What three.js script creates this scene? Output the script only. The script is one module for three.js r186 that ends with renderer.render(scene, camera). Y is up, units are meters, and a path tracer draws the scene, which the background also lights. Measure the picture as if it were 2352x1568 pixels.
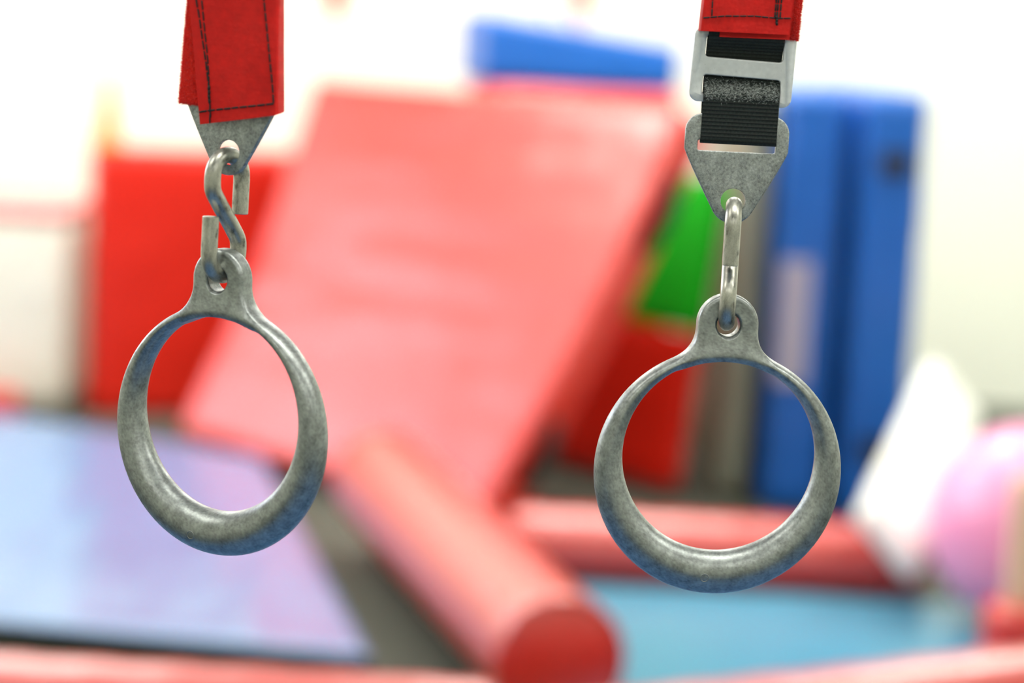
import * as THREE from 'three';
import { RectAreaLightUniformsLib } from 'three/addons/lights/RectAreaLightUniformsLib.js';
import { mergeGeometries, mergeVertices, toCreasedNormals } from 'three/addons/utils/BufferGeometryUtils.js';
import { createNoise3D, createNoise4D } from 'simplex-noise';

// ---------------------------------------------------------------- camera, sky, exposure
const scene = new THREE.Scene();
const EYE = new THREE.Vector3(0, 1.3, 0);
const FPX = 2352 / 2 / Math.tan(THREE.MathUtils.degToRad(12.7));           // focal length in pixels
const camera = new THREE.PerspectiveCamera(2 * THREE.MathUtils.radToDeg(Math.atan(784 / FPX)), 1.5, 0.05, 100);
camera.position.copy(EYE);
camera.rotation.order = 'YXZ';
camera.rotation.set(THREE.MathUtils.degToRad(-8), 0, THREE.MathUtils.degToRad(3));
camera.updateMatrixWorld(true);
camera.focus = 1.515;
camera.userData.fStop = 2.45;
scene.background = new THREE.Color(7.2, 7.5, 8.4);                            // overcast sky, seen through the windows
RectAreaLightUniformsLib.init();
const renderer = new THREE.WebGLRenderer();
renderer.toneMapping = THREE.LinearToneMapping;
renderer.toneMappingExposure = 0.84;
renderer.shadowMap.enabled = true;

// ---------------------------------------------------------------- helpers
let seed = 71;
const rnd = () => { seed = (seed * 1664525 + 1013904223) >>> 0; return seed / 4294967296; };
const noise3 = createNoise3D(rnd), noise4 = createNoise4D(rnd);
const R = THREE.MathUtils.degToRad;
const V = (x, y, z) => new THREE.Vector3(x, y, z);
const camX = V(1, 0, 0).applyQuaternion(camera.quaternion), camY = V(0, 1, 0).applyQuaternion(camera.quaternion), camF = V(0, 0, -1).applyQuaternion(camera.quaternion);
const ray = (px, py) => camF.clone().addScaledVector(camX, (px - 1176) / FPX).addScaledVector(camY, -(py - 784) / FPX);
const onZ = (px, py, z) => { const d = ray(px, py); return EYE.clone().addScaledVector(d, z / d.z); };
const onY = (px, py, h = 0) => { const d = ray(px, py); return EYE.clone().addScaledVector(d, (h - EYE.y) / d.y); };
const names = {};
const numbered = n => { const k = names[n] = (names[n] ?? -1) + 1; return k ? `${n}_${String(k).padStart(3, '0')}` : n; };
function tag(o, label, category, group) { Object.assign(o.userData, { label, category }); if (group) o.userData.group = group; return o; }
function thing(name, label, category, pos = V(0, 0, 0), group) {
  const o = new THREE.Group(); o.name = numbered(name); o.position.copy(pos); scene.add(o); return tag(o, label, category, group);
}
function part(name, geo, mat, parent, label) {
  const m = new THREE.Mesh(geo, mat); m.name = name; m.castShadow = m.receiveShadow = true; parent.add(m); if (label) m.userData.label = label; return m;
}
function struct(name, geo, mat, parent = scene) {
  const m = new THREE.Mesh(geo, mat); m.name = name; m.castShadow = m.receiveShadow = true; parent.add(m); if (parent === scene) m.userData.kind = 'structure'; return m;
}
const fbm = (x, y, z, o = 4) => { let s = 0, a = 0.5, f = 1; for (let i = 0; i < o; i++) { s += a * noise3(x * f, y * f, z * f); a *= 0.5; f *= 2.03; } return s; };
// a tileable grey texture from a function of (u, v) on a torus
function grey(n, fn, opts = {}) {
  const d = new Uint8Array(n * n * 4);
  for (let j = 0; j < n; j++) for (let i = 0; i < n; i++) {
    const v = fn(i / n, j / n), k = (j * n + i) * 4;
    const c = Array.isArray(v) ? v : [v, v, v];
    for (let q = 0; q < 3; q++) d[k + q] = Math.max(0, Math.min(255, c[q] * 255));
    d[k + 3] = 255;
  }
  const t = new THREE.DataTexture(d, n, n); t.wrapS = t.wrapT = THREE.RepeatWrapping; t.magFilter = THREE.LinearFilter; t.minFilter = THREE.LinearFilter;
  if (opts.srgb) t.colorSpace = THREE.SRGBColorSpace;
  if (opts.repeat) t.repeat.set(...opts.repeat);
  t.needsUpdate = true; return t;
}
// noise that repeats after 1 in u and v
const tile = (u, v, f, o = 4, s = 0) => {
  let sum = 0, a = 0.5, k = f;
  for (let i = 0; i < o; i++) {
    const au = u * 2 * Math.PI, av = v * 2 * Math.PI, r = k / (2 * Math.PI);
    sum += a * noise4(Math.cos(au) * r + s, Math.sin(au) * r + 3.1 * i, Math.cos(av) * r - s, Math.sin(av) * r + 7.7 * i); a *= 0.5; k *= 2;
  }
  return sum;
};

// ---------------------------------------------------------------- materials
const M = {};
const vinylBump = grey(256, (u, v) => 0.5 + 0.5 * tile(u, v, 12, 4), { repeat: [2, 2] });
const vinyl = (r, g, b, rough = 0.34, extra = {}) => new THREE.MeshPhysicalMaterial({ color: new THREE.Color().setRGB(r, g, b), roughness: rough, metalness: 0, ior: 1.62, bumpMap: vinylBump, bumpScale: 0.0015, ...extra });
M.red = vinyl(0.66, 0.018, 0.006, 0.3, { ior: 1.8 });
M.blue = vinyl(0.008, 0.125, 0.52, 0.38, { specularIntensity: 0.7 });
M.blueFloor = vinyl(0.06, 0.29, 0.43, 0.3);
M.blueLanding = vinyl(0.14, 0.27, 0.5, 0.17, { ior: 1.85 });
M.blueDark = vinyl(0.015, 0.12, 0.34, 0.4);
M.redMatte = vinyl(0.66, 0.016, 0.005, 0.42, { specularIntensity: 0.5 });
M.redGloss = vinyl(0.66, 0.018, 0.006, 0.3, { ior: 1.8, clearcoat: 1, clearcoatRoughness: 0.3 });
M.green = vinyl(0.004, 0.4, 0.006, 0.7, { specularIntensity: 0.3 });
M.greyVinyl = vinyl(0.3, 0.34, 0.25, 0.5);
M.white = vinyl(0.86, 0.88, 0.82, 0.5);
M.pink = vinyl(0.95, 0.33, 0.57, 0.3, { ior: 1.75 });
M.black = new THREE.MeshStandardMaterial({ color: new THREE.Color().setRGB(0.012, 0.014, 0.014), roughness: 0.75 });
M.darkBand = new THREE.MeshStandardMaterial({ color: new THREE.Color().setRGB(0.022, 0.028, 0.018), roughness: 0.8 });
M.orange = new THREE.MeshStandardMaterial({ color: new THREE.Color().setRGB(0.9, 0.3, 0.03), roughness: 0.5 });
M.salmonPaper = new THREE.MeshStandardMaterial({ color: new THREE.Color().setRGB(0.75, 0.16, 0.1), roughness: 0.9 });
M.patch = new THREE.MeshStandardMaterial({ color: new THREE.Color().setRGB(0.42, 0.4, 0.52), roughness: 0.7 });  // pale colour of the painted gloss glare on one blue mat
M.tan = new THREE.MeshStandardMaterial({ color: new THREE.Color().setRGB(0.72, 0.5, 0.33), roughness: 0.5 });
M.beige = new THREE.MeshStandardMaterial({ color: new THREE.Color().setRGB(0.8, 0.78, 0.66), roughness: 0.6 });
M.pinkTrim = new THREE.MeshStandardMaterial({ color: new THREE.Color().setRGB(0.75, 0.25, 0.25), roughness: 0.5 });
const wallTex = grey(256, (u, v) => 0.5 + 0.5 * tile(u, v, 20, 4), { repeat: [1, 1] });
M.wall = new THREE.MeshStandardMaterial({ color: new THREE.Color().setRGB(0.85, 0.87, 0.75), roughness: 0.85, bumpMap: wallTex, bumpScale: 0.001 });
M.ceiling = new THREE.MeshStandardMaterial({ color: new THREE.Color().setRGB(0.8, 0.8, 0.75), roughness: 0.9 });
M.floor = new THREE.MeshStandardMaterial({ color: new THREE.Color().setRGB(0.06, 0.07, 0.05), roughness: 0.75, bumpMap: wallTex, bumpScale: 0.001 });
M.frame = new THREE.MeshStandardMaterial({ color: new THREE.Color().setRGB(0.7, 0.7, 0.68), roughness: 0.5 });
M.lampGlow = new THREE.MeshStandardMaterial({ color: 0xffffff, emissive: new THREE.Color().setRGB(1, 0.99, 0.9), emissiveIntensity: 5 });
M.lampBody = new THREE.MeshStandardMaterial({ color: new THREE.Color().setRGB(0.75, 0.75, 0.73), roughness: 0.5 });

// worn cast aluminium, mottled through vertex colours
M.cast = new THREE.MeshStandardMaterial({ vertexColors: true, metalness: 0.85, roughness: 0.4 });
// galvanised plate
const galvC = grey(512, (u, v) => {
  const a = tile(u, v, 22, 3), b = tile(u, v, 70, 2, 11), c = tile(u, v, 5, 3, 23);
  const k = 0.4 + 0.26 * a + 0.22 * b + 0.14 * c;
  return [k * 0.93, k * 1.0, k * 0.99];
}, { repeat: [1 / 0.06, 1 / 0.06] });
const galvR = grey(256, (u, v) => 0.46 + 0.35 * tile(u, v, 24, 3, 5), { repeat: [1 / 0.06, 1 / 0.06] });
M.galv = new THREE.MeshStandardMaterial({ map: galvC, roughnessMap: galvR, roughness: 1, metalness: 0.8, bumpMap: galvR, bumpScale: 0.0002 });
// zinc buckle
const zincC = grey(512, (u, v) => { const s = 0.9 * Math.max(0, tile(u, v, 26, 3, 3) - 0.4); const k = 0.8 + 0.1 * tile(u, v, 9, 4) - s; return [k * 0.96, k, k * 1.02]; }, { repeat: [1 / 0.05, 1 / 0.05] });
M.zinc = new THREE.MeshStandardMaterial({ map: zincC, roughness: 0.4, metalness: 0.25 });
// hook wire, rubbed bright along its length with dark stains
const wireC = grey(512, (u, v) => {
  const a = tile(u, v, 6, 4), st = 0.7 * Math.max(0, tile(u, v, 5, 4, 19) - 0.12), k = Math.max(0.08, 0.45 + 0.2 * a + 0.16 * tile(u, v, 40, 2, 31) - st);
  return [k * 1.0, k * 1.0, k * 0.88];
}, { repeat: [3, 1] });
M.wire = new THREE.MeshStandardMaterial({ map: wireC, metalness: 0.85, roughness: 0.36 });
// coated red fabric
const weave = grey(256, (u, v) => { const a = Math.sin(u * 64 * Math.PI), b = Math.sin(v * 64 * Math.PI); return 0.5 + 0.2 * (a * b) + 0.45 * tile(u, v, 8, 4); }, { repeat: [1 / 0.03, 1 / 0.03] });
const redC = grey(256, (u, v) => { const k = 1 + 0.1 * tile(u, v, 6, 5, 2); return [0.86 * k, 0.09 * k, 0.06 * k]; }, { srgb: true, repeat: [1 / 0.05, 1 / 0.05] });
M.redCloth = new THREE.MeshPhysicalMaterial({ map: redC, roughness: 0.6, specularIntensity: 0.6, bumpMap: weave, bumpScale: 0.00035 });
M.fleece = new THREE.MeshStandardMaterial({ color: new THREE.Color().setRGB(0.84, 0.028, 0.014), roughness: 1 });
M.thread = new THREE.MeshStandardMaterial({ color: new THREE.Color().setRGB(0.02, 0.016, 0.016), roughness: 0.8 });

// ---------------------------------------------------------------- the room
const X0 = -3.4, X1 = 3.6, Z0 = -8.2, Z1 = 3.2, YC = 2.9, TH = 0.15;
const box = (w, h, d, x = 0, y = 0, z = 0) => new THREE.BoxGeometry(w, h, d).translate(x, y, z);
struct('floor', box(X1 - X0 + 2 * TH, TH, Z1 - Z0 + 2 * TH, (X0 + X1) / 2, -TH / 2, (Z0 + Z1) / 2), M.floor);
struct('ceiling', box(X1 - X0 + 2 * TH, TH, Z1 - Z0 + 2 * TH, (X0 + X1) / 2, YC + TH / 2, (Z0 + Z1) / 2), M.ceiling);
struct('wall_back', box(X1 - X0 + 2 * TH, YC, TH, (X0 + X1) / 2, YC / 2, Z0 - TH / 2), M.wall);
struct('wall_front', box(X1 - X0 + 2 * TH, YC, TH, (X0 + X1) / 2, YC / 2, Z1 + TH / 2), M.wall);
struct('wall_right', box(TH, YC, Z1 - Z0, X1 + TH / 2, YC / 2, (Z0 + Z1) / 2), M.wall);
// left wall with a long window band, mirrored by the glossy mats
const WZ0 = -7.9, WZ1 = -3.2, WY0 = 1.35, WY1 = 2.65;
{
  const g = [box(TH, WY0, Z1 - Z0, X0 - TH / 2, WY0 / 2, (Z0 + Z1) / 2), box(TH, YC - WY1, Z1 - Z0, X0 - TH / 2, (YC + WY1) / 2, (Z0 + Z1) / 2),
    box(TH, WY1 - WY0, WZ0 - Z0, X0 - TH / 2, (WY0 + WY1) / 2, (Z0 + WZ0) / 2), box(TH, WY1 - WY0, Z1 - WZ1, X0 - TH / 2, (WY0 + WY1) / 2, (Z1 + WZ1) / 2)];
  struct('wall_left', mergeGeometries(g), M.wall);
  const n = 4, wz = (WZ1 - WZ0) / n, pane = new THREE.MeshPhysicalMaterial({ color: 0xffffff, transmission: 1, thickness: 0, roughness: 0.02 });
  for (let i = 0; i < n; i++) {
    const w = new THREE.Group(); w.name = `window_${i + 1}`; w.userData.kind = 'structure'; w.position.set(X0 - TH / 2, WY0, WZ0 + wz * (i + 0.5)); scene.add(w);
    const fr = [box(0.06, 0.07, wz, 0, 0.035, 0), box(0.06, 0.07, wz, 0, WY1 - WY0 - 0.035, 0), box(0.06, WY1 - WY0 - 0.14, 0.07, 0, (WY1 - WY0) / 2, wz / 2 - 0.035), box(0.06, WY1 - WY0 - 0.14, 0.07, 0, (WY1 - WY0) / 2, -wz / 2 + 0.035)];
    part('window_frame', mergeGeometries(fr), M.frame, w);
    part('pane', box(0.006, WY1 - WY0 - 0.14, wz - 0.14, 0, (WY1 - WY0) / 2, 0), pane, w);
  }
}
// fluorescent ceiling fittings; front row added behind the camera as unseen frontal fill
const LAMPS = [[-1.7, -6.7], [0.3, -6.7], [2.2, -6.7], [-1.7, -5.6], [0.3, -5.6], [2.0, -5.6], [-1.7, -4.2], [0.3, -4.2], [2.0, -4.2], [-1.7, -1.2], [0.3, -1.2], [2.0, -1.2], [-1.7, 1.2], [0.3, 1.2], [2.3, 1.2]];
LAMPS.forEach(([x, z], i) => {
  const row = ['back row by the rear wall', 'row over the leaning crash mat', 'row over the near bolsters', 'row above the hanging rings', 'added fill row behind the camera'][Math.floor(i / 3)];
  const col = ['window side', 'centre', 'side away from the windows'][i % 3];
  const t = thing('ceiling_light', `white fluorescent ceiling light, ${row}, ${col}`, 'ceiling light', V(x, YC, z), 'fluorescent ceiling lights');
  part('housing', box(1.24, 0.06, 0.34, 0, -0.03, 0), M.lampBody, t);
  part('diffuser', box(1.18, 0.012, 0.28, 0, -0.066, 0), M.lampGlow, t);
  const l = new THREE.RectAreaLight(new THREE.Color().setRGB(1, 0.985, 0.9), z > -2 ? 18 : z < -6 ? 52 : 15, 1.18, 0.28);
  l.name = 'lamp_light'; l.position.set(0, -0.076, 0); l.rotation.x = -Math.PI / 2; t.add(l);
});

// ---------------------------------------------------------------- soft play mats
// a padded block of size w x h x d (origin at the middle of its base): rounded edges, slightly uneven faces; map() may bend it
function padded(w, h, d, { r = 0.02, n = [24, 24, 6], wob = 0.003, f = 5, s = 0, map = null } = {}) {
  const g = new THREE.BoxGeometry(w, h, d, ...n), p = g.attributes.position, c = V(), q = V(), core = V(w / 2 - r, h / 2 - r, d / 2 - r);
  for (let i = 0; i < p.count; i++) {
    c.fromBufferAttribute(p, i); q.copy(c).clamp(core.clone().negate(), core);
    const nrm = c.clone().sub(q); if (nrm.lengthSq() > 0) nrm.normalize();
    const k = wob * (fbm(c.x * f + s, c.y * f + 3 * s, c.z * f, 3) + 0.5 * noise3(c.x * f * 0.4 + s, c.y * f * 2.5, c.z));
    c.copy(q).addScaledVector(nrm, r + k); c.y += h / 2;
    if (map) map(c);
    p.setXYZ(i, c.x, c.y, c.z);
  }
  const m = mergeVertices(new THREE.BufferGeometry().setAttribute('position', p).setIndex(g.index), 1e-5); m.computeVertexNormals();
  const uv = new Float32Array(m.attributes.position.count * 2);
  for (let i = 0; i < uv.length / 2; i++) { uv[2 * i] = m.attributes.position.getX(i) + 0.6 * m.attributes.position.getZ(i); uv[2 * i + 1] = m.attributes.position.getY(i) + 0.7 * m.attributes.position.getZ(i); }
  return m.setAttribute('uv', new THREE.BufferAttribute(uv, 2));
}
const tube = (pts, rad, seg = 24, rs = 8, closed = false) => new THREE.TubeGeometry(new THREE.CatmullRomCurve3(pts, closed), seg, rad, rs, closed);
function strapLoop(a, b, out, width) {             // a flat carrying strap sewn on at a and b, bulging along out
  const n = 12, pos = [], idx = [], up = b.clone().sub(a).normalize(), side = up.clone().cross(out).normalize();
  for (let i = 0; i <= n; i++) {
    const t = i / n, c = a.clone().lerp(b, t).addScaledVector(out, Math.sin(Math.PI * t));
    for (const [s, o] of [[-1, 0], [1, 0], [1, 0.004], [-1, 0.004]]) { const v = c.clone().addScaledVector(side, s * width / 2).addScaledVector(out.clone().normalize(), o + 0.001); pos.push(v.x, v.y, v.z); }
    if (i < n) for (let k = 0; k < 4; k++) { const p0 = i * 4 + k, p1 = i * 4 + (k + 1) % 4; idx.push(p0, p1, p0 + 4, p1, p1 + 4, p0 + 4); }
  }
  idx.push(0, 2, 1, 0, 3, 2); const e = n * 4; idx.push(e, e + 1, e + 2, e, e + 2, e + 3);
  const g = new THREE.BufferGeometry(); g.setAttribute('position', new THREE.Float32BufferAttribute(pos, 3)); g.setIndex(idx); g.setAttribute('uv', new THREE.BufferAttribute(new Float32Array(pos.length / 3 * 2), 2)); g.computeVertexNormals(); return g;
}

// large glossy red mat leaning back, given by the corners of its upper face
{
  const T = 0.13, BR = V(-0.06, 0.066, -5.6), BL = V(-0.97, 0.066, -6.55), TL = V(-0.665, 1.1, -7.15), TR = V(0.425, 1.1, -5.98);
  const W = BR.clone().sub(BL).normalize(), L = TR.clone().sub(BR), N = W.clone().cross(L.clone().negate()).normalize(); if (N.z < 0) N.negate();
  const base = V((BL.x + BR.x) / 2, 0, (BL.z + BR.z) / 2);
  const t = thing('crash_mat', 'large glossy red vinyl crash mat leaning back on the stacked foam blocks', 'mat', base);
  const map = c => {
    const u = c.x / 1.45 + 0.5, v = c.y / 1.18, k = c.z / T - 0.5;
    const lo = BL.clone().lerp(BR, u), hi = TL.clone().lerp(TR, u), p = lo.lerp(hi, v).addScaledVector(N, k * T).addScaledVector(N, -0.035 * Math.sin(Math.PI * v) * (1 - u * 0.3)).sub(base); c.copy(p);
  };
  part('cover', padded(1.45, 1.18, T, { r: 0.022, n: [70, 60, 8], wob: 0.004, f: 2.2, s: 3, map }), M.red, t);
  const sidePt = (v, k) => { const c = V(0.725, 1.18 * v, T * k); map(c); return c; };
  part('handle', strapLoop(sidePt(0.68, -0.02), sidePt(0.86, -0.02), W.clone().multiplyScalar(0.03), 0.05), M.black, t, 'black webbing carrying handle');
  part('handle', strapLoop(sidePt(0.1, -0.02), sidePt(0.26, -0.02), W.clone().multiplyScalar(0.03), 0.05), M.black, t, 'black webbing carrying handle');
}
// upright dark red mat
{
  const t = thing('gym_mat', 'upright plain red gym mat with orange marker cone on its top edge', 'mat', V(-0.92, 0, -7.28)); t.rotation.y = R(20);
  part('cover', padded(0.9, 0.845, 0.16, { r: 0.025, wob: 0.003 }), M.redMatte, t);
  const c = thing('marker_cone', 'small orange marker cone standing on upright red gym mat', 'cone', onZ(246, 345, -7.14).setY(0.848));
  part('body', new THREE.LatheGeometry([[0.042, 0.006], [0.038, 0.02], [0.018, 0.17], [0.013, 0.215], [0.006, 0.222], [0.0005, 0.222]].map(a => new THREE.Vector2(...a)), 24), M.orange, c);
  part('base', padded(0.11, 0.008, 0.11, { r: 0.003, n: [4, 2, 4], wob: 0 }), M.orange, c);
}
// cream cabinet with a pinkish red top edge
{
  const t = thing('storage_bench', 'low cream storage bench with pinkish red top edge behind the landing mat', 'bench', V(-2.28, 0, -7.27));
  part('body', padded(1.76, 0.62, 0.5, { r: 0.008, n: [8, 8, 4], wob: 0 }), M.beige, t);
  part('top', padded(1.78, 0.03, 0.53, { r: 0.008, n: [8, 2, 4], wob: 0 }).translate(0, 0.622, 0), M.pinkTrim, t, 'pinkish red top edge');
  for (let i = 0; i < 3; i++) { const dr = part('door', padded(0.56, 0.52, 0.018, { r: 0.004, n: [4, 4, 2], wob: 0 }).translate(-0.58 + i * 0.58, 0.05, 0.26), M.beige, t); part('knob', new THREE.SphereGeometry(0.014, 12, 8).translate(-0.36 + i * 0.58, 0.4, 0.28), M.lampBody, dr); }
}
{
  const t = onY(0, 948, 0);
  tag(part(numbered('foam_brick'), padded(0.2, 0.1, 0.1, { r: 0.012, n: [8, 6, 6], wob: 0.001 }), M.red, scene), 'small red foam brick on floor before the cream bench', 'foam brick').position.set(t.x - 0.01, 0, t.z + 0.16);
}
// stacked blocks behind the leaning mat
{
  const t = thing('foam_block', 'tall red foam block standing behind the leaning crash mat', 'foam block', V(0.15, 0, -7.35)); t.rotation.y = R(12);
  part('cover', padded(0.62, 1.105, 0.42, { r: 0.02, wob: 0.003, s: 5 }), M.red, t);
  const b = thing('foam_wedge', 'blue foam wedge lying on top of tall red foam block', 'foam wedge', V(0.13, 1.107, -7.35)); b.rotation.y = R(12);
  part('cover', padded(0.64, 0.215, 0.42, { r: 0.02, n: [24, 8, 12], wob: 0.002, s: 9, map: c => { c.y *= 1.02 - 0.36 * (c.x / 0.64 + 0.5); } }), M.blue, b);
  part('handle', strapLoop(V(-0.08, 0.17, 0.1), V(0.02, 0.158, 0.1), V(-0.05, 0.15, 0), 0.04), M.blue, b, 'blue webbing carrying loop');
}
// two blue mats and a grey one standing on edge by the wall
for (const [pl, pr, py, z, mat, label, wood] of [[1812, 1956, 207, -6.15, M.blue, 'blue gym mat with a painted patch of gloss glare, standing on edge next to grey mat', 0], [1990, 2142, 215, -6.1, M.blue, 'blue gym mat standing on edge with dark carrying handle', 1], [1700, 1772, 222, -6.3, M.greyVinyl, 'grey gym mat standing on edge between green panel mat and blue mats', 2]]) {
  const a = onZ(pl, py, z), b = onZ(pr, py, z), h = (a.y + b.y) / 2, w = b.x - a.x;
  const t = thing('edge_mat', label, 'mat', V((a.x + b.x) / 2, 0, z - 0.6));
  part('cover', padded(w, h, 1.2, { r: 0.018, n: [8, 30, 20], wob: 0.004, f: 4, s: wood * 5 + 2 }), mat, t);
  if (wood === 1) for (const y of [0.98, 0.2]) part('handle', strapLoop(V(-0.04, y - 0.0, 0.6), V(0.05, y, 0.6), V(0, 0, 0.03), 0.06), M.black, t, 'dark webbing carrying handle');
  if (wood === 0) part('patch', padded(0.085, 0.34, 0.004, { r: 0.0018, n: [4, 8, 2], wob: 0 }).translate(-0.03, 0.36, 0.606), M.patch, t, 'pale lilac grey patch painted as gloss glare');  // thin pale panel, paints a gloss highlight onto the blue vinyl
  if (wood === 2) { t.rotation.z = R(-1.2); t.position.y += 0.001; }
}
// green and red panel mat leaning between
{
  const Rb = onY(1548, 1150, 0), Rt = onZ(1668, 440, -6.42), W = V(0.66, 0, 0.75), base = Rb.clone().addScaledVector(W, -0.35);
  const t = thing('panel_mat', 'folding panel mat with green and red panels leaning behind the crash mat', 'mat', base);
  const L = Rt.clone().sub(Rb), N = W.clone().cross(L).normalize(); if (N.z < 0) N.negate();
  const mk = (v0, v1) => padded(0.7, 0.4, 0.05, { r: 0.012, n: [16, 12, 4], wob: 0.002, s: v0 * 7, map: c => { const v = v0 + (v1 - v0) * c.y / 0.4; const p = V(0, 0.03, 0).addScaledVector(W, c.x).addScaledVector(L, v).addScaledVector(N, c.z); c.copy(p); } });
  part('panel', mk(0, 0.5), M.redMatte, t, 'red panel'); part('panel', mk(0.505, 1), M.green, t, 'green panel');
}
// blue landing mat on the left
{
  const c = [onY(-300, 899, 0.06), onY(600, 1046, 0.06), onY(850, 1505, 0.06), onY(-250, 1402, 0.06)];
  const base = c[0].clone().add(c[2]).multiplyScalar(0.5).setY(0);
  const t = thing('landing_mat', 'wide glossy pale blue landing mat with dark sides on the floor', 'mat', base);
  const mapper = (y0, y1) => q => { const u = q.x + 0.5, v = q.z + 0.5, p = c[0].clone().lerp(c[1], u).lerp(c[3].clone().lerp(c[2], u), v); const k = q.y; q.set(p.x - base.x, y0 + (y1 - y0) * k, p.z - base.z); };
  const slab = (y0, y1, sub, wob, s = 0) => {
    const g = new THREE.BoxGeometry(1, 1, 1, sub, 2, sub), p = g.attributes.position, q = V(), mp = mapper(y0, y1);
    for (let i = 0; i < p.count; i++) { q.fromBufferAttribute(p, i); const top = q.y > 0.49, e = Math.min(0.5 - Math.abs(q.x), 0.5 - Math.abs(q.z)); q.y += 0.5; mp(q); if (top) q.y += wob * Math.min(1, e * 12) * (fbm(q.x * 4.5 + s, 0, q.z * 0.9, 2)) - 0.006 * Math.max(0, 1 - e * 60); p.setXYZ(i, q.x, q.y, q.z); }
    g.computeVertexNormals(); const uv = g.attributes.uv; for (let i = 0; i < uv.count; i++) uv.setXY(i, p.getX(i), p.getZ(i)); return g;
  };
  part('side_band', slab(0, 0.052, 4, 0), M.darkBand, t, 'dark side band');
  part('cover', slab(0.0525, 0.062, 90, 0.012, 4), M.blueLanding, t);
}
// blue floor mat inside the bolsters
{
  const t = thing('floor_mat', 'flat light blue floor mat enclosed by red bolsters', 'mat', V(0.75, 0, -4.5));
  part('cover', padded(1.5, 0.03, 1.24, { r: 0.012, n: [40, 2, 40], wob: 0.002, f: 3 }), M.blueFloor, t);
}
// the wide blue mat under the rings
{
  const t = thing('floor_mat', 'wide blue floor mat lying under the hanging rings', 'mat', V(0, 0, -1.5));
  part('cover', padded(2.6, 0.04, 3.4, { r: 0.015, n: [30, 2, 40], wob: 0.002, f: 3 }), M.blueDark, t);
}
// red padded bolsters
function bolster(name, label, a, b, r) {
  const d = b.clone().sub(a), len = d.length(), t = thing(name, label, 'bolster', a.clone(), 'red vinyl bolsters round the blue floor mat');
  t.quaternion.setFromUnitVectors(V(0, 1, 0), d.clone().normalize());
  const prof = [[r - 0.012, 0.0], [r - 0.004, 0.004], [r, 0.014]]; for (let i = 1; i < 24; i++) prof.push([r + 0.0015 * Math.sin(i * 2.1), 0.014 + (len - 0.028) * i / 24]); prof.push([r, len - 0.014], [r - 0.004, len - 0.004], [r - 0.012, len]);
  part('cover', new THREE.LatheGeometry(prof.map(q => new THREE.Vector2(...q)), 64), M.redGloss, t);
  for (const [y, s] of [[0, -1], [len, 1]]) {
    const cap = part('end_cap', new THREE.LatheGeometry([[r - 0.012, 0], [r * 0.7, s * 0.008], [r * 0.3, s * 0.012], [0.0005, s * 0.013]].map(q => new THREE.Vector2(...q)), 48).translate(0, y, 0), M.redGloss, t);
    part('piping', new THREE.TorusGeometry(r - 0.005, 0.005, 8, 64).rotateX(Math.PI / 2).translate(0, y + s * 0.001, 0), M.redGloss, cap);
  }
  return t;
}
{
  const n = onY(1287, 1520, 0.155), dir = n.clone().sub(onY(772, 1022, 0.155)).setY(0).normalize();
  const far = n.clone().addScaledVector(dir, -1.5); far.y = 0.18;
  bolster('bolster', 'red vinyl bolster with round end cap, lying between landing mat and floor mat', n, far, 0.123);
  const z = -5.21; bolster('bolster', 'red vinyl bolster lying behind the floor mat, under the white board', V(0.03, 0.0895, z), V(0.98, 0.0895, z - 0.02), 0.088);
  bolster('bolster', 'red vinyl bolster lying before the dark-sided landing mat', onY(-420, 1612, 0.1), onY(1120, 1700, 0.1), 0.098);
  bolster('bolster', 'red vinyl bolster slanting past the padded tan post', onY(1330, 1738, 0.131), onY(2700, 1568, 0.131), 0.098);
}
// white padded board resting on the far bolster
{
  const b0 = onY(2035, 1258, 0.187), top = onZ(2190, 895, -5.7), t = thing('foam_board', 'white padded board tilted between blue edge mats and pink ball', 'foam board', b0);
  const L = top.clone().sub(b0), len = L.length(), Y = L.clone().normalize(), Zv = V(0, 0, 1).addScaledVector(Y, -Y.z).normalize(), Xv = Y.clone().cross(Zv);
  t.quaternion.setFromRotationMatrix(new THREE.Matrix4().makeBasis(Xv, Y, Zv));
  part('cover', padded(0.2, len, 0.05, { r: 0.022, n: [12, 30, 6], wob: 0.003 }), M.white, t);
}
// pink exercise ball
{
  const r = 0.222, c = V(1.165, 0.032 + r, -4.95), t = thing('exercise_ball', 'round pink exercise ball on floor mat beside the white board', 'ball', V(c.x, 0.032, c.z));
  part('skin', new THREE.SphereGeometry(r, 64, 48).translate(0, r, 0), M.pink, t);
  part('valve', new THREE.CylinderGeometry(0.008, 0.009, 0.004, 16).rotateX(Math.PI / 2 - 0.5).translate(0, r + r * Math.sin(0.5) * 1.001, r * Math.cos(0.5) * 1.001), M.white, t);
}
// padded tan post at the right
{
  const p = onY(2338, 1530, 0.03), t = thing('padded_post', 'short tan wooden post with a red padded foot', 'post', V(p.x, 0.031, p.z));
  part('post', padded(0.075, 0.4, 0.075, { r: 0.01, n: [4, 8, 4], wob: 0 }), M.tan, t);
  part('foot_pad', new THREE.LatheGeometry([[0.0385, 0.0], [0.07, 0.0], [0.082, 0.012], [0.082, 0.11], [0.072, 0.128], [0.042, 0.132]].map(q => new THREE.Vector2(...q)), 40).translate(0, 0.001, 0), M.red, t, 'red foot pad');
}
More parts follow.
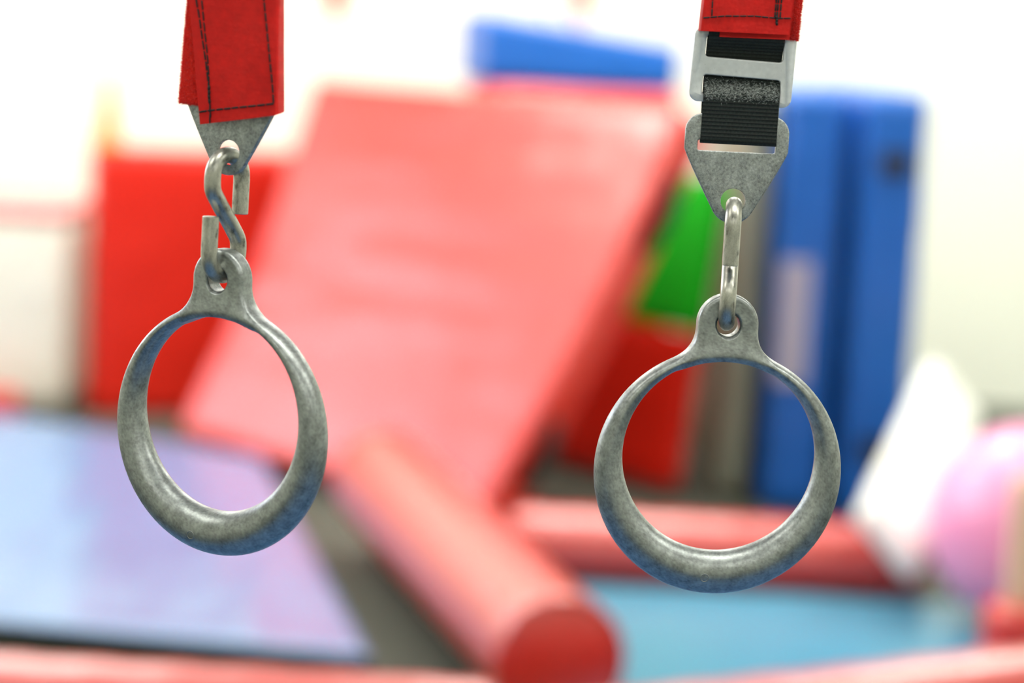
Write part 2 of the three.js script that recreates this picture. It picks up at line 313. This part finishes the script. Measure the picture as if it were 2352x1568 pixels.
// paper pennants on the wall
for (const [px, py, m, w, label] of [[768, 66, M.salmonPaper, 0.16, 'salmon paper pennant taped to wall, alone above the leaning mat'], [1335, 62, M.salmonPaper, 0.13, 'salmon paper pennant taped to wall above the blue wedge']]) {
  const p = onZ(px, py, Z0 + 0.004), sh = new THREE.Shape([new THREE.Vector2(0, 0), new THREE.Vector2(w / 2, 0.2), new THREE.Vector2(-w / 2, 0.2)]);
  const o = part(numbered('paper_pennant'), new THREE.ExtrudeGeometry(sh, { depth: 0.002, bevelEnabled: false }), m, scene); o.position.copy(p); tag(o, label, 'pennant', 'paper pennants on the back wall');
}
// ---------------------------------------------------------------- rings on straps
// naive surface nets over a signed distance function
function nets(sdf, lo, hi, h) {
  const nx = Math.ceil((hi[0] - lo[0]) / h) + 1, ny = Math.ceil((hi[1] - lo[1]) / h) + 1, nz = Math.ceil((hi[2] - lo[2]) / h) + 1;
  const f = new Float32Array(nx * ny * nz), at = (i, j, k) => i + nx * (j + ny * k);
  for (let k = 0; k < nz; k++) for (let j = 0; j < ny; j++) for (let i = 0; i < nx; i++) f[at(i, j, k)] = sdf(lo[0] + i * h, lo[1] + j * h, lo[2] + k * h);
  const id = new Int32Array(nx * ny * nz).fill(-1), pos = [], nor = [], idx = [];
  const E = [[0, 1], [0, 2], [0, 4], [1, 3], [1, 5], [2, 3], [2, 6], [3, 7], [4, 5], [4, 6], [5, 7], [6, 7]], c = new Float32Array(8);
  for (let k = 0; k < nz - 1; k++) for (let j = 0; j < ny - 1; j++) for (let i = 0; i < nx - 1; i++) {
    let m = 0; for (let q = 0; q < 8; q++) { c[q] = f[at(i + (q & 1), j + (q >> 1 & 1), k + (q >> 2))]; if (c[q] < 0) m |= 1 << q; }
    if (m === 0 || m === 255) continue;
    let x = 0, y = 0, z = 0, n = 0;
    for (const [a, b] of E) if ((m >> a & 1) !== (m >> b & 1)) { const t = c[a] / (c[a] - c[b]); x += (a & 1) + t * ((b & 1) - (a & 1)); y += (a >> 1 & 1) + t * ((b >> 1 & 1) - (a >> 1 & 1)); z += (a >> 2) + t * ((b >> 2) - (a >> 2)); n++; }
    id[at(i, j, k)] = pos.length / 3;
    const X = lo[0] + (i + x / n) * h, Y = lo[1] + (j + y / n) * h, Z = lo[2] + (k + z / n) * h, e = h * 0.6;
    pos.push(X, Y, Z);
    const g = V(sdf(X + e, Y, Z) - sdf(X - e, Y, Z), sdf(X, Y + e, Z) - sdf(X, Y - e, Z), sdf(X, Y, Z + e) - sdf(X, Y, Z - e)).normalize(); nor.push(g.x, g.y, g.z);
  }
  for (let k = 1; k < nz - 1; k++) for (let j = 1; j < ny - 1; j++) for (let i = 1; i < nx - 1; i++) {
    const s = f[at(i, j, k)] < 0;
    const quad = (a, b, c2, d, flip) => { if (a < 0 || b < 0 || c2 < 0 || d < 0) return; flip ? idx.push(a, c2, b, b, c2, d) : idx.push(a, b, c2, b, d, c2); };
    if (s !== f[at(i + 1, j, k)] < 0) quad(id[at(i, j - 1, k - 1)], id[at(i, j, k - 1)], id[at(i, j - 1, k)], id[at(i, j, k)], !s);
    if (s !== f[at(i, j + 1, k)] < 0) quad(id[at(i - 1, j, k - 1)], id[at(i, j, k - 1)], id[at(i - 1, j, k)], id[at(i, j, k)], s);
    if (s !== f[at(i, j, k + 1)] < 0) quad(id[at(i - 1, j - 1, k)], id[at(i, j - 1, k)], id[at(i - 1, j, k)], id[at(i, j, k)], !s);
  }
  const g = new THREE.BufferGeometry(); g.setAttribute('position', new THREE.Float32BufferAttribute(pos, 3)); g.setAttribute('normal', new THREE.Float32BufferAttribute(nor, 3)); g.setIndex(idx); return g;
}
const smin = (a, b, k) => { const t = Math.max(k - Math.abs(a - b), 0) / k; return Math.min(a, b) - t * t * k * 0.25; };
// cast ring: origin at the middle of the outer circle, eyelet hole HOLE above it
const RO = 0.0835, RI = 0.0650, ECC = 0.0112, HOLE = 0.1003, HR = 0.0078, TABH = 0.0072;
function ringSdf(x, y, z) {
  const ro = RO - Math.hypot(x, y), ri = Math.hypot(x, y - ECC) - RI, a = Math.max((ro + ri) / 2, 0.0022), s = (ri - ro) / 2;
  const low = 0.5 - 0.5 * y / Math.max(Math.hypot(x, y), 1e-4), b = 0.0088 + 0.0042 * low;
  const k0 = Math.hypot(s / a, z / b), k1 = Math.hypot(s / (a * a), z / (b * b)) + 1e-9;
  let d = k0 * (k0 - 1) / k1;
  // eyelet tab: round head on a neck that reaches into the ring's top
  const hx = Math.abs(x), dy = y - HOLE;
  let t2 = Math.hypot(x, Math.max(dy, 0)) - 0.0203;
  t2 = Math.max(t2, 0.0775 - y);
  const rr = 0.0035, q1 = t2 + rr, q2 = Math.abs(z) - TABH + rr;
  const tab = Math.min(Math.max(q1, q2), 0) + Math.hypot(Math.max(q1, 0), Math.max(q2, 0)) - rr;
  const k = 0.016;
  d = smin(d, tab, Math.abs(z) < TABH ? k : Math.max(0.004, k - (Math.abs(z) - TABH) * 4));
  d = Math.max(d, RI - Math.hypot(x, y - ECC) - 0.0005);
  const hole = Math.hypot(x, dy) - HR - 0.0012 * Math.max(0, Math.abs(z) - TABH + 0.0015) / 0.0015;
  return Math.max(d, -hole);
}
const ringGeo = nets(ringSdf, [-0.09, -0.09, -0.0165], [0.09, 0.126, 0.0165], 0.00085);
{
  const p = ringGeo.attributes.position, col = new Float32Array(p.count * 3);
  for (let i = 0; i < p.count; i++) {
    const x = p.getX(i), y = p.getY(i), z = p.getZ(i);
    const ang = Math.atan2(y, x), rad = Math.hypot(x, y);
    const coarse = fbm(x * 90, y * 90, z * 90, 3), fine = fbm(x * 380 + 9, y * 380, z * 380, 2), scr = noise3(ang * 22, rad * 900, z * 700);
    let k = 0.345 + 0.14 * coarse + 0.13 * fine + 0.05 * scr;
    k = Math.max(0.1, k);
    col[3 * i] = k * 0.93; col[3 * i + 1] = k * 1.0; col[3 * i + 2] = k * 0.97;
  }
  ringGeo.setAttribute('color', new THREE.BufferAttribute(col, 3));
}
function makeRing(label, centre, yaw, roll, markX) {
  const t = thing('gym_ring', label, 'gym ring', V(0, 0, 0), 'cast metal gym rings');
  const m = part('ring_body', ringGeo, M.cast, t);
  const mk = part('casting_mark', new THREE.TorusGeometry(0.0027, 0.0004, 6, 28), M.cast2, t, 'small round casting mark');
  mk.position.set(markX, -0.0702, 0.01265); mk.rotation.x = 0.12;
  t.position.copy(centre); t.rotation.set(0, yaw, roll, 'YXZ'); return t;
}
M.cast2 = new THREE.MeshStandardMaterial({ color: new THREE.Color().setRGB(0.27, 0.29, 0.28), metalness: 0.8, roughness: 0.5 });
// bent wire hook in its own x-y plane, origin at its middle
const HW = 0.0147, HH = 0.0392, WR = 0.0054;
const hookGeo = (() => {
  const pts = [], arc = (cy, a0, a1) => { for (let i = 0; i <= 10; i++) { const a = a0 + (a1 - a0) * i / 10; pts.push(V(HW * Math.cos(a), cy + HW * Math.sin(a), 0)); } };
  pts.push(V(-HW, 0.0008, 0), V(-HW, 0.012, 0)); arc(HH - HW, Math.PI, 0);
  pts.push(V(HW * 0.94, HH - HW - 0.008, 0), V(HW * 0.55, 0.009, 0), V(0, 0, 0), V(-HW * 0.55, -0.009, 0), V(-HW * 0.94, -HH + HW + 0.008, 0));
  arc(-HH + HW, Math.PI, 2 * Math.PI); pts.push(V(HW, -0.012, 0), V(HW, -0.0008, 0));
  const curve = new THREE.CatmullRomCurve3(pts, false, 'centripetal'), g = new THREE.TubeGeometry(curve, 160, WR, 28, false).toNonIndexed();
  const cap = (p, s) => { const c = new THREE.LatheGeometry([[WR, 0], [WR - 0.0004, 0.0004], [0.0001, 0.0005]].map(a => new THREE.Vector2(...a)), 28); if (s < 0) c.rotateX(Math.PI); return c.translate(p.x, p.y, p.z).toNonIndexed(); };
  return mergeGeometries([g, cap(pts[0], -1), cap(pts[pts.length - 1], 1)]);
})();
function makeHook(label, centre, yaw, roll) {
  const t = thing('s_hook', label, 'hook', centre, 'bent wire hooks'); part('wire', hookGeo, M.wire, t); t.rotation.set(0, yaw, roll, 'YXZ'); return t;
}
// triangular plate, origin at its round hole
const SL0 = 0.0322, SL1 = 0.0392;
const plateGeo = (() => {
  const s = new THREE.Shape(), br = 0.0148, hw = 0.0342, yk = 0.0315, yt = 0.0565, cr = 0.0115;
  const ang = Math.atan2(yk + 0.001, hw - br * 0.9), ta = ang - Math.PI / 2;             // where the slanted sides leave the bottom arc
  s.absarc(0, 0, br, Math.PI - ta, 2 * Math.PI + ta, false);
  s.quadraticCurveTo(hw - 0.002, yk - 0.0045, hw, yk + 0.002); s.lineTo(hw, yt - cr); s.absarc(hw - cr, yt - cr, cr, 0, Math.PI / 2, false); s.lineTo(-hw + cr, yt); s.absarc(-hw + cr, yt - cr, cr, Math.PI / 2, Math.PI, false); s.lineTo(-hw, yk + 0.002); s.quadraticCurveTo(-hw + 0.002, yk - 0.0045, br * Math.cos(Math.PI - ta), br * Math.sin(Math.PI - ta));
  const h = new THREE.Path(); h.absarc(0, 0, 0.0081, 0, Math.PI * 2, true); s.holes.push(h);
  const w = 0.0256, r = 0.0014, p = new THREE.Path();
  p.moveTo(-w + r, SL0); p.lineTo(w - r, SL0); p.absarc(w - r, SL0 + r, r, -Math.PI / 2, 0, false); p.lineTo(w, SL1 - r); p.absarc(w - r, SL1 - r, r, 0, Math.PI / 2, false); p.lineTo(-w + r, SL1); p.absarc(-w + r, SL1 - r, r, Math.PI / 2, Math.PI, false); p.lineTo(-w, SL0 + r); p.absarc(-w + r, SL0 + r, r, Math.PI, 1.5 * Math.PI, false);
  s.holes.push(p);
  return toCreasedNormals(new THREE.ExtrudeGeometry(s, { depth: 0.0022, bevelEnabled: true, bevelThickness: 0.0009, bevelSize: 0.0009, bevelOffset: -0.0009, bevelSegments: 3, curveSegments: 32 }).translate(0, 0, -0.0011), 0.6);
})();
function makePlate(label, hole, yaw, roll) {
  const t = thing('strap_plate', label, 'metal plate', hole, 'triangular metal strap plates'); part('plate', plateGeo, M.galv, t); t.rotation.set(0, yaw, roll, 'YXZ'); return t;
}
// a flat band swept along a path in the y-z plane
function band(path, width, thick, seg) {
  const curve = new THREE.CatmullRomCurve3(path, false, 'centripetal'), pos = [], uv = [], idx = [], len = curve.getLength();
  const P = curve.getSpacedPoints(seg), rows = [];
  const prof = [[-1, -0.3], [-1, 0.3], [-0.985, 0.5]]; for (let i = -8; i <= 8; i++) prof.push([i / 8 * 0.96, 0.5]); prof.push([0.985, 0.5], [1, 0.3], [1, -0.3], [0.985, -0.5]); for (let i = 8; i >= -8; i--) prof.push([i / 8 * 0.96, -0.5]); prof.push([-0.985, -0.5]);
  const m = prof.length;
  for (let i = 0; i <= seg; i++) {
    const t = (P[Math.min(i + 1, seg)].clone().sub(P[Math.max(i - 1, 0)])).normalize(), n = V(1, 0, 0).cross(t).negate();
    for (const [a, b] of prof) { const v = P[i].clone().addScaledVector(n, b * thick); pos.push(v.x + a * width / 2, v.y, v.z); uv.push(a * width / 2, len * i / seg); }
  }
  for (let i = 0; i < seg; i++) for (let k = 0; k < m; k++) { const a = i * m + k, b = i * m + (k + 1) % m; idx.push(a, b, a + m, b, b + m, a + m); }
  const g = new THREE.BufferGeometry(); g.setAttribute('position', new THREE.Float32BufferAttribute(pos, 3)); g.setAttribute('uv', new THREE.Float32BufferAttribute(uv, 2)); g.setIndex(idx); g.computeVertexNormals(); return g;
}
const webH = grey(256, (u, v) => { const rib = Math.pow(Math.abs(Math.sin(v * 8 * Math.PI)), 0.7), tw = Math.sin((u * 24 + 0.5 * Math.floor(v * 8)) * 2 * Math.PI) * 0.5 + 0.5; return 0.15 + 0.55 * rib + 0.22 * tw * rib + 0.12 * tile(u, v, 30, 2); }, { repeat: [1 / 0.02, 1 / 0.02] });
const webC = grey(256, (u, v) => { const rib = Math.abs(Math.sin(v * 8 * Math.PI)), tw = Math.sin((u * 24 + 0.5 * Math.floor(v * 8)) * 2 * Math.PI); const k = 0.085 + 0.055 * rib + (tw > 0.5 && rib > 0.6 ? 0.05 : 0) + 0.05 * tile(u, v, 12, 3); return [k * 0.72, k * 0.98, k * 0.9]; }, { srgb: true, repeat: [1 / 0.02, 1 / 0.02] });
M.web = new THREE.MeshStandardMaterial({ map: webC, bumpMap: webH, bumpScale: 0.0006, roughness: 0.82 });
M.lint = new THREE.MeshStandardMaterial({ side: THREE.DoubleSide, color: new THREE.Color().setRGB(0.6, 0.65, 0.62), roughness: 1 });
// three-bar slider buckle, origin at its middle bar
const buckleGeo = (() => {
  const rr = (w, y0, y1, r, C) => { const s = new C(); s.moveTo(-w + r, y0); s.lineTo(w - r, y0); s.absarc(w - r, y0 + r, r, -Math.PI / 2, 0, false); s.lineTo(w, y1 - r); s.absarc(w - r, y1 - r, r, 0, Math.PI / 2, false); s.lineTo(-w + r, y1); s.absarc(-w + r, y1 - r, r, Math.PI / 2, Math.PI, false); s.lineTo(-w, y0 + r); s.absarc(-w + r, y0 + r, r, Math.PI, 1.5 * Math.PI, false); return s; };
  const s = rr(0.0336, -0.0240, 0.0246, 0.0062, THREE.Shape); s.holes.push(rr(0.0254, 0.0055, 0.0195, 0.0022, THREE.Path), rr(0.0254, -0.0190, -0.0062, 0.0022, THREE.Path));
  return toCreasedNormals(new THREE.ExtrudeGeometry(s, { depth: 0.0016, bevelEnabled: true, bevelThickness: 0.0013, bevelSize: 0.0013, bevelOffset: -0.0013, bevelSegments: 4, curveSegments: 16 }).translate(0, 0, -0.0008), 0.7);
})();
// a sheet from rows of points: fn(s, t) -> {p, n}; closed, with thickness
function sheet(fn, ns, nt, thick) {
  const pos = [], uv = [], idx = [], w = ns + 1;
  for (const side of [0.5, -0.5]) for (let j = 0; j <= nt; j++) for (let i = 0; i <= ns; i++) {
    const e = 1e-3, s = i / ns, t = j / nt, p = fn(s, t), ds = fn(Math.min(1, s + e), t).sub(fn(Math.max(0, s - e), t)), dt = fn(s, Math.min(1, t + e)).sub(fn(s, Math.max(0, t - e)));
    const n = ds.cross(dt).normalize(); p.addScaledVector(n, side * thick); pos.push(p.x, p.y, p.z);
    const q = fn(s, t), q0 = fn(0, t); uv.push(Math.hypot(q.x - q0.x, q.z - q0.z) , q.y);
  }
  const o = w * (nt + 1);
  for (let j = 0; j < nt; j++) for (let i = 0; i < ns; i++) { const a = j * w + i; idx.push(a, a + 1, a + w, a + 1, a + w + 1, a + w, o + a, o + a + w, o + a + 1, o + a + 1, o + a + w, o + a + w + 1); }
  const rim = (a, b) => idx.push(a, o + a, b, b, o + a, o + b);
  for (let i = 0; i < ns; i++) { rim(i, i + 1); rim(nt * w + i + 1, nt * w + i); }
  for (let j = 0; j < nt; j++) { rim((j + 1) * w, j * w); rim(j * w + ns, (j + 1) * w + ns); }
  const g = new THREE.BufferGeometry(); g.setAttribute('position', new THREE.Float32BufferAttribute(pos, 3)); g.setAttribute('uv', new THREE.Float32BufferAttribute(uv, 2)); g.setIndex(idx);
  return toCreasedNormals(g, 0.9);
}
// a line of stitches along a polyline lying on a face; each stitch a short thread
function stitches(pts, pitch, rad, wob = 0) {
  rad *= 1.25; const curve = new THREE.CatmullRomCurve3(pts, false, 'centripetal'), n = Math.max(1, Math.round(curve.getLength() / pitch)), out = [];
  for (let i = 0; i < n; i++) {
    const a = curve.getPointAt((i + 0.06) / n), b = curve.getPointAt((i + 0.9) / n), m = a.clone().lerp(b, 0.5);
    m.z += rad * 0.9; m.x += wob * (rnd() - 0.5); m.y += wob * (rnd() - 0.5); a.z -= rad * 0.6; b.z -= rad * 0.6; a.x += wob * (rnd() - 0.5);
    out.push(new THREE.TubeGeometry(new THREE.QuadraticBezierCurve3(a, m, b), 5, rad, 6));
  }
  return mergeGeometries(out);
}
const dense = (a, fn) => { const o = []; for (let i = 0; i < a.length - 1; i++) for (let k = 0; k < 6; k++) o.push(fn(a[i][0] + (a[i + 1][0] - a[i][0]) * k / 6, a[i][1] + (a[i + 1][1] - a[i][1]) * k / 6)); o.push(fn(...a[a.length - 1])); return o; };
function fuzz(fn, n, len, wid) {                    // short loose fibres standing on a face
  const pos = [];
  for (let i = 0; i < n; i++) {
    const { p, d } = fn(), dir = d.clone().add(V(rnd() - 0.5, rnd() - 0.5, rnd() - 0.5).multiplyScalar(1.5)).normalize(), sd = dir.clone().cross(V(rnd() - 0.5, rnd() - 0.5, rnd() - 0.5)).normalize().multiplyScalar(wid), l = len * (0.4 + rnd());
    const a = p.clone().add(sd), b = p.clone().sub(sd), c = p.clone().addScaledVector(dir, l).add(V(rnd() - 0.5, rnd() - 0.5, rnd() - 0.5).multiplyScalar(l * 0.5));
    pos.push(...a.toArray(), ...b.toArray(), ...c.toArray());
  }
  const g = new THREE.BufferGeometry(); g.setAttribute('position', new THREE.Float32BufferAttribute(pos, 3)); g.computeVertexNormals(); return g;
}
M.fibre = new THREE.MeshPhysicalMaterial({ transmission: 0.4, thickness: 0, color: new THREE.Color().setRGB(0.9, 0.04, 0.025), roughness: 1, side: THREE.DoubleSide });

// ---- right-hand set: faces the camera
const ZR = -1.5, up = (x, y) => onZ(x, y, ZR);
{
  const yaw = R(4);
  makeRing('cast metal gym ring hanging below the black strap and silver buckle', up(1648, 1083), yaw, 0, -0.0062);
  const hookC = up(1677.5, 606);
  makeHook('bent wire hook seen edge-on, linking buckled strap\'s plate and its ring', hookC, R(84.5), R(0));
  const hole = up(1683, 461); makePlate('triangular metal plate with slot, hanging in the black webbing loop', hole, R(1), 0);
  // black webbing: down over the buckle, round the plate's top bar and back up
  const mid = up(1706, 156), barY = hole.y + SL1, c = V(up(1694, 340).x, 0, ZR), y = v => mid.y + v, zf = 0.0030, b2 = barY - 0.0006;
  const base = V(c.x, barY, ZR), q = (yy, z) => V((yy > y(-0.02) ? Math.min(yy - y(-0.02), 0.08) * 0.025 : 0), yy - base.y, z);
  const strap = thing('webbing_strap', 'black ribbed webbing strap with worn patch below silver buckle', 'strap', base);
  const TOP = YC - 0.005;
  const path = [q(TOP, 0.0), q(1.8, 0.0), q(y(0.06), 0.001), q(y(0.034), 0.0032), q(y(0.0270), 0.0046), q(y(0.0205), 0.0044), q(y(0.0165), 0.0020), q(y(0.0115), -0.0018), q(y(0.005), -0.0036), q(y(-0.003), -0.0036), q(y(-0.0085), -0.0014), q(y(-0.0135), 0.0026), q(y(-0.0190), 0.0046), q(y(-0.0250), 0.0044), q(y(-0.034), 0.0036), q(b2 + 0.004, zf), q(b2 + 0.0012, zf - 0.0002), q(b2 - 0.0006, 0.0018), q(b2 - 0.0010, 0), q(b2 - 0.0006, -0.0018), q(b2 + 0.0012, -zf), q(b2 + 0.012, -0.0034), q(y(-0.02), -0.0060), q(y(0.01), -0.0066), q(y(0.035), -0.0040), q(y(0.08), -0.003)];
  // sampled densely where it is in view
  part('webbing', band(path.slice(1), 0.0500, 0.0013, 1400), M.web, strap);
  part('webbing', band([path[0], q(2.3, 0), q(1.8005, 0)], 0.05, 0.0013, 20), M.web, strap);
  const worn = fuzz(() => { const yy = y(-0.0146 + 0.0062 * (rnd() + rnd() + rnd() - 1.5)), x = (rnd() - 0.5) * 0.048; return { p: V(x, yy - base.y, Math.min(0.0056, 0.0037 + (y(-0.0135) - yy) * 0.364)), d: V((rnd() - 0.5) * 4, -0.6, 0.5) }; }, 2200, 0.0016, 0.00007);
  part('worn_fibres', worn, M.lint, strap, 'pale worn fibres').userData.kind = 'stuff';
  const b = thing('slider_buckle', 'silver three-bar slider buckle on the black webbing', 'buckle', mid.clone().add(V(0.0, 0, 0))); part('frame', buckleGeo, M.zinc, b); b.rotation.z = R(-1.8);
  // red sleeve
  const P = (x, yy) => up(x, yy), bl = P(1611, 71), br = P(1808, 80), ox = base.x, s = thing('strap_sleeve', 'red stitched sleeve above the silver buckle', 'strap sleeve', V(bl.x, bl.y, ZR));
  const H = 0.46, o = s.position, rho = 0.0065, wid = br.x - bl.x, dyb = br.y - bl.y;
  const face = (x, h) => V(x + h * 0.05 - 0.0, h + dyb * (x / wid), rho + 0.0022 + 0.0012 * Math.sin(Math.PI * x / wid) + 0.0006 * noise3(x * 60, h * 25, 2));
  const L1 = wid, LA = Math.PI * rho, LT = L1 + LA + wid + 0.006;
  const fn = off => (ss, t) => {
    let l = ss * LT; const h = t * H + off;
    if (l < L1) return face(L1 - l, h);
    l -= L1; if (l < LA) { const a = l / rho, f = face(0, h); return V(f.x - 0.25 * rho * Math.sin(a), f.y, 0.0022 + rho * Math.cos(a)); }
    l -= LA; return V(l + h * 0.05, h + dyb * l / wid * 0.7 - 0.0018, -rho + 0.0012);
  };
  part('cover', sheet(fn(0), 90, 60, 0.0013), M.redCloth, s);
  // fleece strip of the closure, proud of the front flap's free edge
  const fx = (t) => t, fl = (ss, t) => V(wid * 0.35 + ss * (wid * 0.65 + 0.0058) + t * H * 0.05, t * H - 0.0032 + dyb, 0.0012);
  part('fleece_lining', sheet(fl, 10, 40, 0.003), M.fleece, s, 'fuzzy red hook-and-loop strip');
  part('fleece_fibres', fuzz(() => { const t = rnd() * rnd() * 0.35; const edge = rnd() < 0.5; const p = fl(edge ? 1 : 0.8 + 0.2 * rnd(), t); p.z += 0.0016 * (edge ? (rnd() * 2 - 1) : 1); return { p, d: edge ? V(1, 0, 0.2) : V(0.2, 0, 1) }; }, 9000, 0.002, 0.0002), M.fibre, s).userData.kind = 'stuff';
  part('under_flap', sheet((ss, t) => V(0.0115 + ss * (wid - 0.0105) + t * 0.002, -0.0032 + dyb * ss + t * 0.03, 0.0052), 12, 4, 0.0012), M.redCloth, s, 'lower red layer');
  const on = (x, h) => { const f = face(x, h - dyb * (x / wid) * 0); f.z += 0.0009; return f; };
  const px2 = (X, Y) => { const p = P(X, Y); const x = p.x - o.x, h = p.y - o.y; return on(x - (h - dyb * x / wid) * 0.05, h - dyb * x / wid); };
  part('stitching', stitches(dense([[1612, 41], [1660, 37], [1730, 37], [1778, 42], [1813, 42]], px2), 0.0046, 0.00042, 0.0002), M.thread, s, 'black thread');
  part('stitching', stitches(dense([[1632, 37], [1634, 0], [1640, -90], [1650, -300]], px2), 0.0050, 0.0004, 0.0002), M.thread, s, 'black thread');
  for (const dx of [0, 5, 12]) part('stitching', stitches(dense([[1776 + dx, 44], [1779 + dx, 0], [1785 + dx, -90], [1796 + dx, -300]], px2), 0.0050, 0.00045, 0.0005), M.thread, s, 'black thread');
  part('stitching', stitches(dense([[1779, 36], [1780, 48], [1781, 57]], px2), 0.0022, 0.0007, 0.0006), M.thread, s, 'black thread');
}
// ---- left-hand set: turned so that its right side is nearer
const ZL = -1.475, ul = (x, y) => onZ(x, y, ZL);
{
  const yaw = R(-29.5);
  makeRing('cast metal gym ring hanging below the stitched red sleeve', ul(506, 988), yaw, R(1.2), -0.0135);
  makeHook('bent wire hook seen from the side, linking sleeved strap\'s plate and its ring', ul(518, 494), R(-122), R(1.2));
  const hole = ul(527, 350); makePlate('triangular metal plate under the red stitched sleeve', hole, R(-23), R(-1));
  // webbing hidden in the sleeve
  const barY = hole.y + SL1, b2 = barY - 0.0006, strap = thing('webbing_strap', 'black webbing strap mostly hidden inside the red stitched sleeve', 'strap', V(hole.x, barY, ZL)); strap.rotation.y = R(-23);
  const q = (yy, z) => V(0.0007 * 1, yy - barY, z);
  part('webbing', band([q(YC - 0.005, 0.002), q(2.2, 0.002), q(b2 + 0.02, 0.003), q(b2 + 0.004, 0.003), q(b2 + 0.0012, 0.0028), q(b2 - 0.0006, 0.0018), q(b2 - 0.001, 0), q(b2 - 0.0006, -0.0018), q(b2 + 0.0012, -0.003), q(b2 + 0.012, -0.0034), q(b2 + 0.2, -0.003)], 0.046, 0.0013, 300), M.web, strap);
  // red sleeve: front flap folds round at the right, its back carries the fleece
  const p0 = ul(462, 285), p1 = ul(655, 263), o = p0.clone(), s = thing('strap_sleeve', 'red stitched sleeve with fuzzy side strip above the turned ring', 'strap sleeve', o);
  const H = 0.46, wid = p1.x - p0.x, dyb = p1.y - p0.y, rho = 0.006;
  const kL = (ul(437, 0).x - p0.x) / (ul(437, 0).y - p0.y), kR = (ul(655, 0).x - p1.x) / (ul(655, 0).y - p1.y);
  const lx = h => kL * Math.min(h, 0.11) + 0.02 * Math.max(0, h - 0.11), rx = h => wid - 0.0045 + kR * Math.min(h, 0.11) + 0.02 * Math.max(0, h - 0.11);
  const face = (u, h) => V(lx(h) + u * (rx(h) - lx(h)), h + dyb * u, 0.003 + 0.019 * u + 0.0012 * Math.sin(Math.PI * u) + 0.0012 * noise3(u * 2.2, h * 16, 5));
  const LA = Math.PI * rho;
  const fn = (ss, t) => {
    const h = t * H, w = rx(h) - lx(h), LT = w + LA + w; let l = ss * LT;
    if (l < w) return face(l / w, h);
    l -= w; const f = face(1, h), nx = -0.32, nz = 0.947, a = Math.min(l / rho, Math.PI), cs = Math.cos(a), sn = 0.25 * Math.sin(a);
    const b = Math.max(0, l - LA);
    return V(f.x - rho * nx + rho * (nx * cs + nz * sn) - b * nz, f.y + 0.003 * a / Math.PI - dyb * b / w * 0.6 + 0.006 * b / w, f.z - rho * nz + rho * (nz * cs - nx * sn) + b * nx);
  };
  part('cover', sheet(fn, 110, 70, 0.0013), M.redCloth, s);
  const f0 = ul(411, 236), f1 = ul(431, 0), kf = (f1.x - f0.x) / (f1.y - f0.y);
  const fl = (ss, t) => { const h = f0.y - o.y + t * (H - 0.03), x = f0.x - o.x + kf * Math.min(h - (f0.y - o.y), 0.09); return V(x + ss * 0.034, h - 0.001 * ss, 0.0042 + 0.424 * (x + ss * 0.034 - 0.0187) + 0.0012 * Math.sin(h * 40) - 0.0); };
  part('fleece_lining', sheet(fl, 14, 60, 0.0035), M.fleece, s, 'fuzzy red hook-and-loop strip');
  part('fleece_fibres', fuzz(() => { const t = rnd() * 0.32, edge = rnd() < 0.4, low = edge && rnd() < 0.15, p = fl(edge && !low ? 0 : rnd() * 0.75, low ? 0 : t); p.z += edge ? 0.0018 * (rnd() * 2 - 1) : 0.0017; return { p, d: edge ? V(-1, -0.1, 0.2) : V(-0.2, 0, 1) }; }, 26000, 0.0021, 0.0002), M.fibre, s).userData.kind = 'stuff';
  const pq = (X, Y) => { const p = ul(X, Y); let x = p.x - o.x, h = p.y - o.y, u = 0.5, hh = h; for (let i = 0; i < 6; i++) { hh = h - dyb * u; u = (x - lx(hh)) / (rx(hh) - lx(hh)); } const f = face(Math.min(1, Math.max(0, u)), hh); f.z += 0.0009; return f; };
  part('stitching', stitches(dense([[485, 283], [486, 235], [482, 190], [476, 140], [468, 90], [461, 40], [454, 0], [440, -90], [438, -300]], pq), 0.0068, 0.00045, 0.0002), M.thread, s, 'black thread');
  part('stitching', stitches(dense([[487, 270], [484, 215], [483, 165], [479, 115], [473, 65], [469, 20], [467, 0], [455, -90], [452, -300]], pq), 0.0068, 0.00042, 0.0002), M.thread, s, 'black thread');
  part('stitching', stitches(dense([[485, 236], [483, 222], [484, 208], [484, 196]], pq), 0.003, 0.0008, 0.0006), M.thread, s, 'black thread');
  part('stitching', stitches(dense([[459, 257], [482, 253], [560, 244], [642, 235]], pq), 0.0060, 0.00052, 0.0002), M.thread, s, 'black thread');
  part('stitching', stitches(dense([[637, 235], [633, 180], [627, 120], [621, 60], [615, 0], [606, -90], [600, -300]], pq), 0.0064, 0.00045, 0.0002), M.thread, s, 'black thread');
}
renderer.render(scene, camera);
